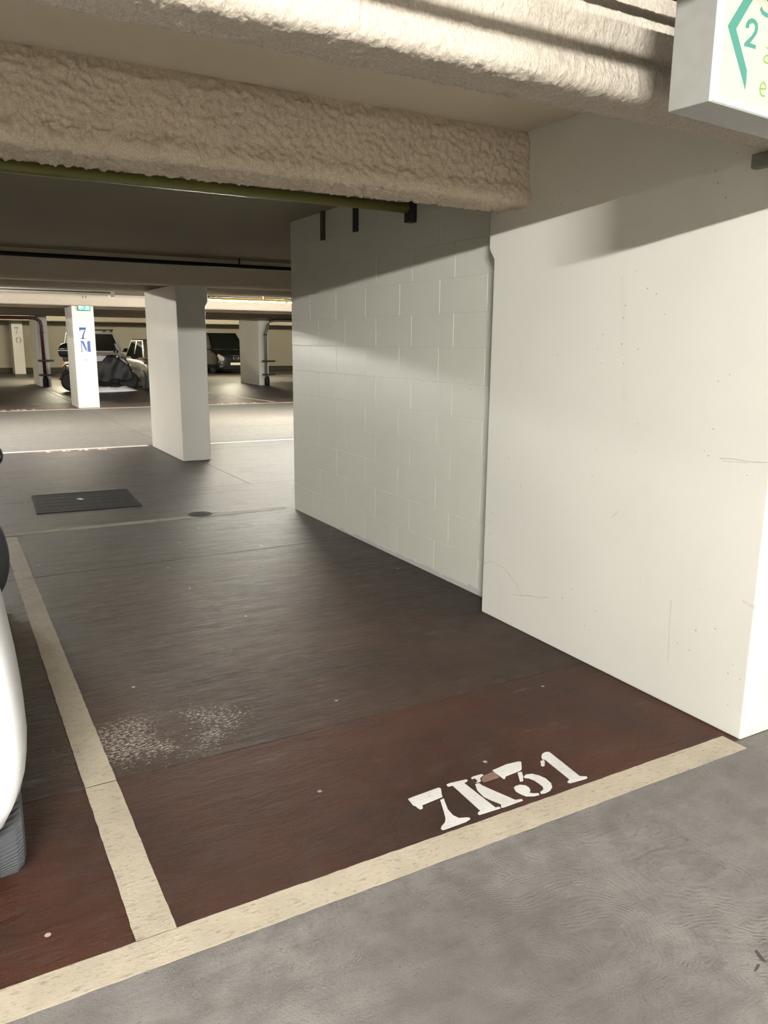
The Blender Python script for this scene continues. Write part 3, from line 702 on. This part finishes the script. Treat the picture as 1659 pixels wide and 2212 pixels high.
def body_ring(y, hw, zb, zt, tuck=.0, belt=.05):
    h = zt-zb
    half = [(0, zb), (hw-.16-tuck, zb), (hw-.06-tuck, zb+.03), (hw-.015-tuck*.4, zb+h*.15), (hw, zb+h*.30), (hw-.012, zb+h*.56), (hw-.036, zb+h*.80), (hw-.06-belt*.3, zb+h*.94), (hw-.13-belt, zt), (0, zt+.025)]
    return [(x, y, z) for x, z in half]+[(-x, y, z) for x, z in half[-2:0:-1]]
def apply_mods(o):
    dg = bpy.context.evaluated_depsgraph_get(); me = bpy.data.meshes.new_from_object(o.evaluated_get(dg))
    o.modifiers.clear(); o.data = me
def car(name, label, cat, loc, rz, paint, W, L, stations, gh, axles, r, glassm=None, steer=0, tread=None, arch=.05):
    """front of the car at local y = 0 and the tail at y = L"""
    t = thing(name, label, cat, loc, rz)
    mb = MB(); mb.loft([body_ring(*s) for s in stations])
    body = mb.build('body', paint, t, smooth=True, sub=1)
    # wheel arches cut out of the body
    cut = MB()
    for ya in axles:
        for sx in (-1, 1):
            cut.lathe([(r+arch, 0), (r+arch, .24)], 'x', (sx*(W/2-.11)-.12, ya, r), 28)
    co = cut.build('cut', paint)
    bo = body.modifiers.new('b', 'BOOLEAN'); bo.object = co; bo.operation = 'DIFFERENCE'; bo.solver = 'EXACT'
    bpy.context.view_layer.update(); apply_mods(body)
    bpy.data.objects.remove(co)
    for p in body.data.polygons: p.use_smooth = True
    try: body.data.set_sharp_from_angle(angle=math.radians(38))
    except Exception: pass
    # cabin: base ring to roof ring
    (yb0, yb1, hb, zb), (yr0, yr1, hr, zr) = gh
    def quad(y0, y1, h, z): return [Vector((-h, y0, z)), Vector((h, y0, z)), Vector((h, y1, z)), Vector((-h, y1, z))]
    B, Rf = quad(yb0, yb1, hb, zb), quad(yr0, yr1, hr, zr)
    mb = MB(); mb.loft([B, Rf]); mb.build('cabin', paint, t, bevel=.05, seg=3, smooth=True)
    def pane(a, b, c, d, nm, u0=.07, u1=.93, v0=.06, v1=.90):
        def P(u, v): return (a*(1-u)+b*u)*(1-v)+(d*(1-u)+c*u)*v
        q = [P(u0, v0), P(u1, v0), P(u1-.02, v1), P(u0+.02, v1)]
        n = (b-a).cross(d-a).normalized()
        cen = sum((B+Rf), Vector())/8
        if n.dot(q[0]-cen) < 0: n = -n
        MB().loft([[p+n*.001 for p in q], [p+n*.006 for p in q]]).build(nm, glassm or M['glass'], t)
    pane(B[0], B[1], Rf[1], Rf[0], 'windshield')
    pane(B[2], B[3], Rf[3], Rf[2], 'rear_window', v0=.15)
    for s, (i, j) in ((1, (1, 2)), (-1, (3, 0))):
        a, b = B[i], B[j]; c, d = Rf[j], Rf[i]
        pane(a, b, c, d, 'side_window', .08, .47); pane(a, b, c, d, 'side_window', .51, .92)
    for k, ya in enumerate(axles):
        for sx in (-1, 1):
            wheel(t, sx*(W/2-.145), ya, r, .20, steer if k == 0 else 0, sx, bool(tread) and (k, sx) == tread)
    return t
def lamp_poly(t, name, poly, y, m, dy=.03):
    MB().prism(poly, 'y', y, y-dy).build(name, m, t, bevel=.006)
def door_mirror(t, x, y, z, s, paint, face):
    # face: +1 the glass looks to local +y (tail)
    mb = MB(); mb.sphere((x+s*.10, y, z), (.095, .055, .075), 16, 10); o = mb.build('mirror', paint, t, smooth=True)
    MB().tube([(x-s*.03, y, z-.05), (x+s*.05, y, z-.03)], .02, 8).build('mirror_arm', M['black'], o)
    MB().sphere((x+s*.10, y+.046, z), (.082, .014, .062), 16, 8).build('mirror_glass', M['mirror'], o, smooth=True)

# white car in the bay on the left: only its right rear skin reaches the frame. Tail towards the aisle.
Wn = 1.74
st = [(0, .60, .30, .62), (.06, .74, .24, .70), (.28, .83, .20, .82), (.75, .86, .19, .93), (1.2, .87, .19, .98), (2.3, .87, .19, 1.0), (3.0, .87, .22, 1.01), (3.42, .865, .30, 1.01, .01), (3.58, .83, .29, 1.0, .02), (3.645, .76, .30, .97, .02)]
nc = car('white_car', 'white hatchback parked at the left edge with its tail to the aisle', 'car', (.128-Wn/2, 5.46, 0), math.pi, M['car_white'], Wn, 3.64, st,
         ((.95, 3.50, .74, .98), (1.75, 3.25, .60, 1.49)), (.52, 3.13), .31, steer=math.radians(31), tread=(1, -1), arch=.045)
door_mirror(nc, -Wn/2+.105, 1.62, 1.0, -1, M['black'], 1)
for s in (-1, 1):
    MB().box(s*.60-.08, s*.60+.08, 3.60, 3.665, .72, .95).build('tail_light', M['red_lens'], nc, bevel=.02)
MB().box(-.26, .26, 3.655, 3.668, .55, .66).build('number_plate', M['plate'], nc)
MB().box(-.75, .75, 3.58, 3.66, .44, .52).build('bumper_strip', M['black'], nc, bevel=.02)

# white van with roof bars behind the scooter
st = [(0, .70, .32, .80), (.1, .84, .26, .93), (.5, .88, .24, 1.06), (.95, .89, .24, 1.12), (3.9, .88, .26, 1.12), (4.1, .82, .3, 1.1)]
wv = car('white_van', 'white van with roof bars behind the black scooter', 'van', (5.08, 28.75, 0), 0, M['car_white'], 1.78, 4.1, st,
         ((.85, 4.06, .80, 1.10), (1.55, 3.98, .68, 1.80)), (.75, 3.35), .32)
for s in (-1, 1):
    lamp_poly(wv, 'headlight', [(s*.80, .72), (s*.82, .98), (s*.56, .92), (s*.52, .78)], .10, M['headlight'], .06)
    door_mirror(wv, s*.86, 1.15, 1.17, s, M['black'], 1)
    MB().tube([(s*.62, 1.75, 1.83), (s*.62, 3.7, 1.83)], .018, 8).build('roof_rail', M['dark_steel'], wv)
for yy in (1.95, 3.3):
    MB().tube([(-.70, yy, 1.885), (.70, yy, 1.885)], .02, 8).build('roof_bar', M['dark_steel'], wv)
    for s in (-1, 1): MB().box(s*.62-.03, s*.62+.03, yy-.05, yy+.05, 1.80, 1.88).build('bar_foot', M['black'], wv)
MB().box(-.5, .5, -.01, .05, .55, .74).build('grille', M['black'], wv, bevel=.02)
MB().box(-.26, .26, -.03, -.01, .40, .51).build('number_plate', M['plate'], wv)

# beige car half hidden behind the near pillar
st = [(0, .66, .3, .62), (.1, .80, .22, .74), (.6, .86, .2, .90), (1.1, .88, .2, .96), (3.6, .88, .22, 1.0), (4.1, .80, .3, .98), (4.2, .7, .35, .95)]
bc = car('beige_car', 'beige metallic car between the scooter and the near pillar', 'car', (6.40, 24.25, 0), 0, M['car_beige'], 1.80, 4.2, st,
         ((1.0, 4.0, .76, .95), (1.75, 3.5, .60, 1.56)), (.82, 3.4), .33)
for s in (-1, 1):
    door_mirror(bc, s*.88, 1.45, 1.02, s, M['black'], 1)
    lamp_poly(bc, 'headlight', [(s*.78, .58), (s*.80, .74), (s*.5, .70), (s*.46, .60)], .10, M['headlight'], .06)
MB().box(-.5, .5, -.01, .05, .35, .5).build('grille', M['black'], bc, bevel=.02)

# black people carrier seen head on
st = [(0, .68, .22, .80), (.08, .86, .18, .92), (.35, .94, .17, 1.0), (.9, .95, .17, 1.10), (1.2, .95, .18, 1.16), (4.8, .95, .22, 1.16), (5.0, .9, .28, 1.1)]
bv = car('black_van', 'black people carrier facing out with a silver badge and pale number plate', 'van', (12.55, 36.9, 0), 0, M['car_black'], 1.92, 5.0, st,
         ((.95, 4.95, .86, 1.12), (1.95, 4.85, .72, 1.92)), (.95, 4.1), .34)
for s in (-1, 1):
    lamp_poly(bv, 'headlight', [(s*.84, .93), (s*.88, .80), (s*.80, .66), (s*.60, .60), (s*.52, .66), (s*.62, .80)], .10, M['headlight'], .08)
    MB().prism([(s*.86, .93), (s*.90, .84), (s*.82, .80)], 'y', .02, .0).build('indicator', M['amber'], bv)
    lamp_poly(bv, 'fog_light', [(s*.78, .30), (s*.78, .40), (s*.56, .38), (s*.56, .30)], .06, M['chrome'], .03)
    door_mirror(bv, s*.95, 1.5, 1.2, s, M['car_black'], 1)
for z in (.66, .745, .83):
    MB().box(-.50, .50, -.02, .05, z, z+.03).build('grille_bar', M['dark_steel'], bv, bevel=.008)
mb = MB(); ring = []
for k in range(25):
    a = 2*math.pi*k/24; ring.append((.125*math.cos(a), -.035, .745+.125*math.sin(a)))
mb.tube(ring, .016, 8)
for k in range(3):
    a = math.pi/2+2*math.pi*k/3
    mb.prism([(.028*math.cos(a-1.05), .745+.028*math.sin(a-1.05)), (.12*math.cos(a), .745+.12*math.sin(a)), (.028*math.cos(a+1.05), .745+.028*math.sin(a+1.05))], 'y', -.03, -.045)
mb.build('badge', M['chrome'], bv)['label'] = 'round silver badge on the grille'
MB().box(-.27, .27, -.045, -.02, .40, .52).build('number_plate', M['plate'], bv, bevel=.004)
MB().box(-.62, .62, -.02, .04, .20, .36).build('lower_intake', M['black'], bv, bevel=.02)
MB().box(.30, .85, -.04, -.01, .50, .535).build('bumper_trim', M['chrome'], bv, bevel=.004)

# ------------------------------------------------------------------ scooter with apron
sc = thing('scooter', 'black scooter with top box and leg apron, behind the 7M pillar', 'scooter', (4.25, 25.3, 0), math.radians(-4))
def sw(x, r, nm):
    mb = MB(); mb.lathe([(r*.62, -.05), (r*.88, -.062), (r, -.03), (r, .03), (r*.88, .062), (r*.62, .05)], 'y', (0, 0, 0), 32)
    o = mb.build(nm, M['rubber'] if nm == 'x' else M['black'], sc, smooth=True); o.location = (x, 0, r)
    mb = MB(); mb.lathe([(r*.64, -.045), (r*.58, -.05), (r*.58, .05), (r*.64, .045)], 'y', (0, 0, 0), 28)
    for k in range(6):
        a = 2*math.pi*k/6; c, s = math.cos(a), math.sin(a)
        P = [(.03, -.018), (r*.6, -.014), (r*.6, .014), (.03, .018)]
        mb.prism([(u*c-v*s, u*s+v*c) for u, v in P], 'y', -.03, .03)
    mb.build('wheel_rim', M['rim'], o)
    return o
sw(-.78, .29, 'rear_wheel'); sw(.86, .31, 'front_wheel')
def slab(poly, t, name, m, bev=.03, sub=0): return MB().prism(poly, 'y', -t, t).build(name, m, sc, bevel=bev, seg=3, smooth=True)
slab([(-.95, .62), (-.92, .82), (-.55, .92), (.05, .84), (.35, .55), (.62, .36), (.45, .22), (-.25, .20), (-.50, .42)], .17, 'body', M['car_black'])
slab([(-.85, .84), (-.55, .94), (-.1, .88), (.06, .84), (.0, .80), (-.8, .78)], .15, 'seat', M['cloth'])
slab([(.42, .40), (.50, .95), (.62, 1.08), (.80, .98), (.98, .62), (.90, .44), (.70, .52)], .19, 'front_fairing', M['car_black'])
slab([(.60, .52), (.72, .66), (.96, .68), (1.16, .50), (1.13, .42), (.95, .60), (.72, .56)], .075, 'front_mudguard', M['car_black'], .01)
slab([(-1.02, .50), (-.98, .60), (-.80, .66), (-.62, .60), (-.70, .54), (-.86, .60)], .07, 'rear_mudguard', M['black'], .01)
slab([(-1.12, .34), (-.98, .62), (-.93, .60), (-1.06, .34)], .06, 'plate_holder', M['black'], .005)
MB().box(-1.0, -.90, -.12, .12, .66, .78).build('tail_light', M['red_lens'], sc, bevel=.02)
MB().box(-1.04, -.98, -.16, -.12, .74, .77).build('indicator', M['chrome'], sc, bevel=.008)
# top box: lower tray and domed lid
mb = MB(); mb.loft([[(x*f-.86, y*f, z) for x, y in ((-.22, -.20), (.26, -.20), (.26, .20), (-.22, .20))] for z, f in ((1.02, .85), (1.12, .98), (1.20, 1.0))])
tb = mb.build('top_box', M['black'], sc, bevel=.03, seg=3, smooth=True)
mb = MB(); mb.loft([[(x*f-.86+o, y*f, z) for x, y in ((-.22, -.20), (.26, -.20), (.26, .20), (-.22, .20))] for z, f, o in ((1.215, 1.0, 0), (1.30, .95, .01), (1.38, .8, .04), (1.42, .5, .06))])
mb.build('lid', M['car_black'], tb, bevel=.03, seg=3, smooth=True)
MB().box(-1.09, -.59, -.205, .205, 1.20, 1.215).build('seam', M['chrome'], tb)
slab([(-.95, .88), (-.98, 1.02), (-.70, 1.02), (-.62, .90)], .10, 'rack', M['dark_steel'], .01)
mb = MB(); rings = []
for k in range(9):
    s = (k/8-.5)*2; rings.append([(.66+.06*(1-s*s), s*.20, 1.0), (.60+.05*(1-s*s), s*.16, 1.24), (.54+.04*(1-s*s), s*.10, 1.42), (.525+.04*(1-s*s), s*.10, 1.42), (.58+.05*(1-s*s), s*.16, 1.24), (.64+.06*(1-s*s), s*.20, 1.0)])
mb.loft(rings); mb.build('windscreen', M['screen'], sc, smooth=True)
MB().tube([(.48, -.36, 1.06), (.52, -.16, 1.04), (.54, 0, 1.03), (.52, .16, 1.04), (.48, .36, 1.06)], .016, 8).build('handlebar', M['black'], sc, smooth=True)
for s in (-1, 1):
    MB().tube([(.50, s*.34, 1.06), (.42, s*.44, 1.05)], .022, 8).build('grip', M['black'], sc)
    MB().tube([(.53, s*.22, 1.05), (.55, s*.34, 1.17)], .008, 6).build('mirror_stem', M['black'], sc)
    MB().sphere((.55, s*.37, 1.19), (.03, .07, .045), 12, 8).build('mirror', M['black'], sc, smooth=True)
MB().sphere((.93, -.0, .78), (.06, .13, .07), 14, 8).build('headlight', M['headlight'], sc, smooth=True)
# apron hanging from the handlebar over the near flank
rings = []
for i in range(25):
    u = i/24; x = -.30+1.22*u
    top = .98+.10*math.sin(u*3.0)-.30*max(0, u-.62)*2.2
    bot = .26+.10*u*u+.04*math.sin(u*13)
    col = []
    for j in range(13):
        v = j/12; z = top+(bot-top)*v
        y = -.21-.05*math.sin(v*math.pi)-.022*noise.noise(Vector((x*3, z*3, 3)))*2-.02*math.sin(u*22+v*5)
        col.append((x+.05*v, y, z))
    rings.append(col+[(a, b+.012, c) for a, b, c in col[::-1]])
mb = MB(); mb.loft(rings); mb.build('leg_apron', M['cloth'], sc, smooth=True)
MB().prism([(-.30, .98), (-.05, 1.05), (.25, 1.06), (.10, .90), (-.28, .88)], 'y', -.27, -.285).build('reflective_flap', M['screen'], sc, bevel=.004)
MB().tube([(-.05, -.1, .25), (-.12, -.24, .02)], .012, 6).build('side_stand', M['dark_steel'], sc)
# crumpled white sheet on the floor below the scooter
mb = MB(); rings = []
for i in range(31):
    u = i/30; x = -.75+1.78*u; r = []
    e = min(1, u*8, (1-u)*5)
    for j in range(13):
        v = j/12
        z = .004+e*math.sin(v*math.pi)**.6*(.13+.05*noise.noise(Vector((u*7, v*5, 1)))+.05*noise.noise(Vector((u*18, v*9, 4))))
        r.append((x, (v-.5)*.42*(.6+.4*e)+.03*noise.noise(Vector((u*6, v*4, 9)))+.75*max(0, u-.55), z))
    rings.append(r+[(r[-1][0], r[-1][1], .001), (r[0][0], r[0][1], .001)])
mb.loft(rings)
o = mb.build('crumpled_sheet', M['sheet'], None, smooth=True); o.location = (4.30, 24.75, 0)
tag(o, 'crumpled white sheet on the floor below the black scooter', 'sheet')
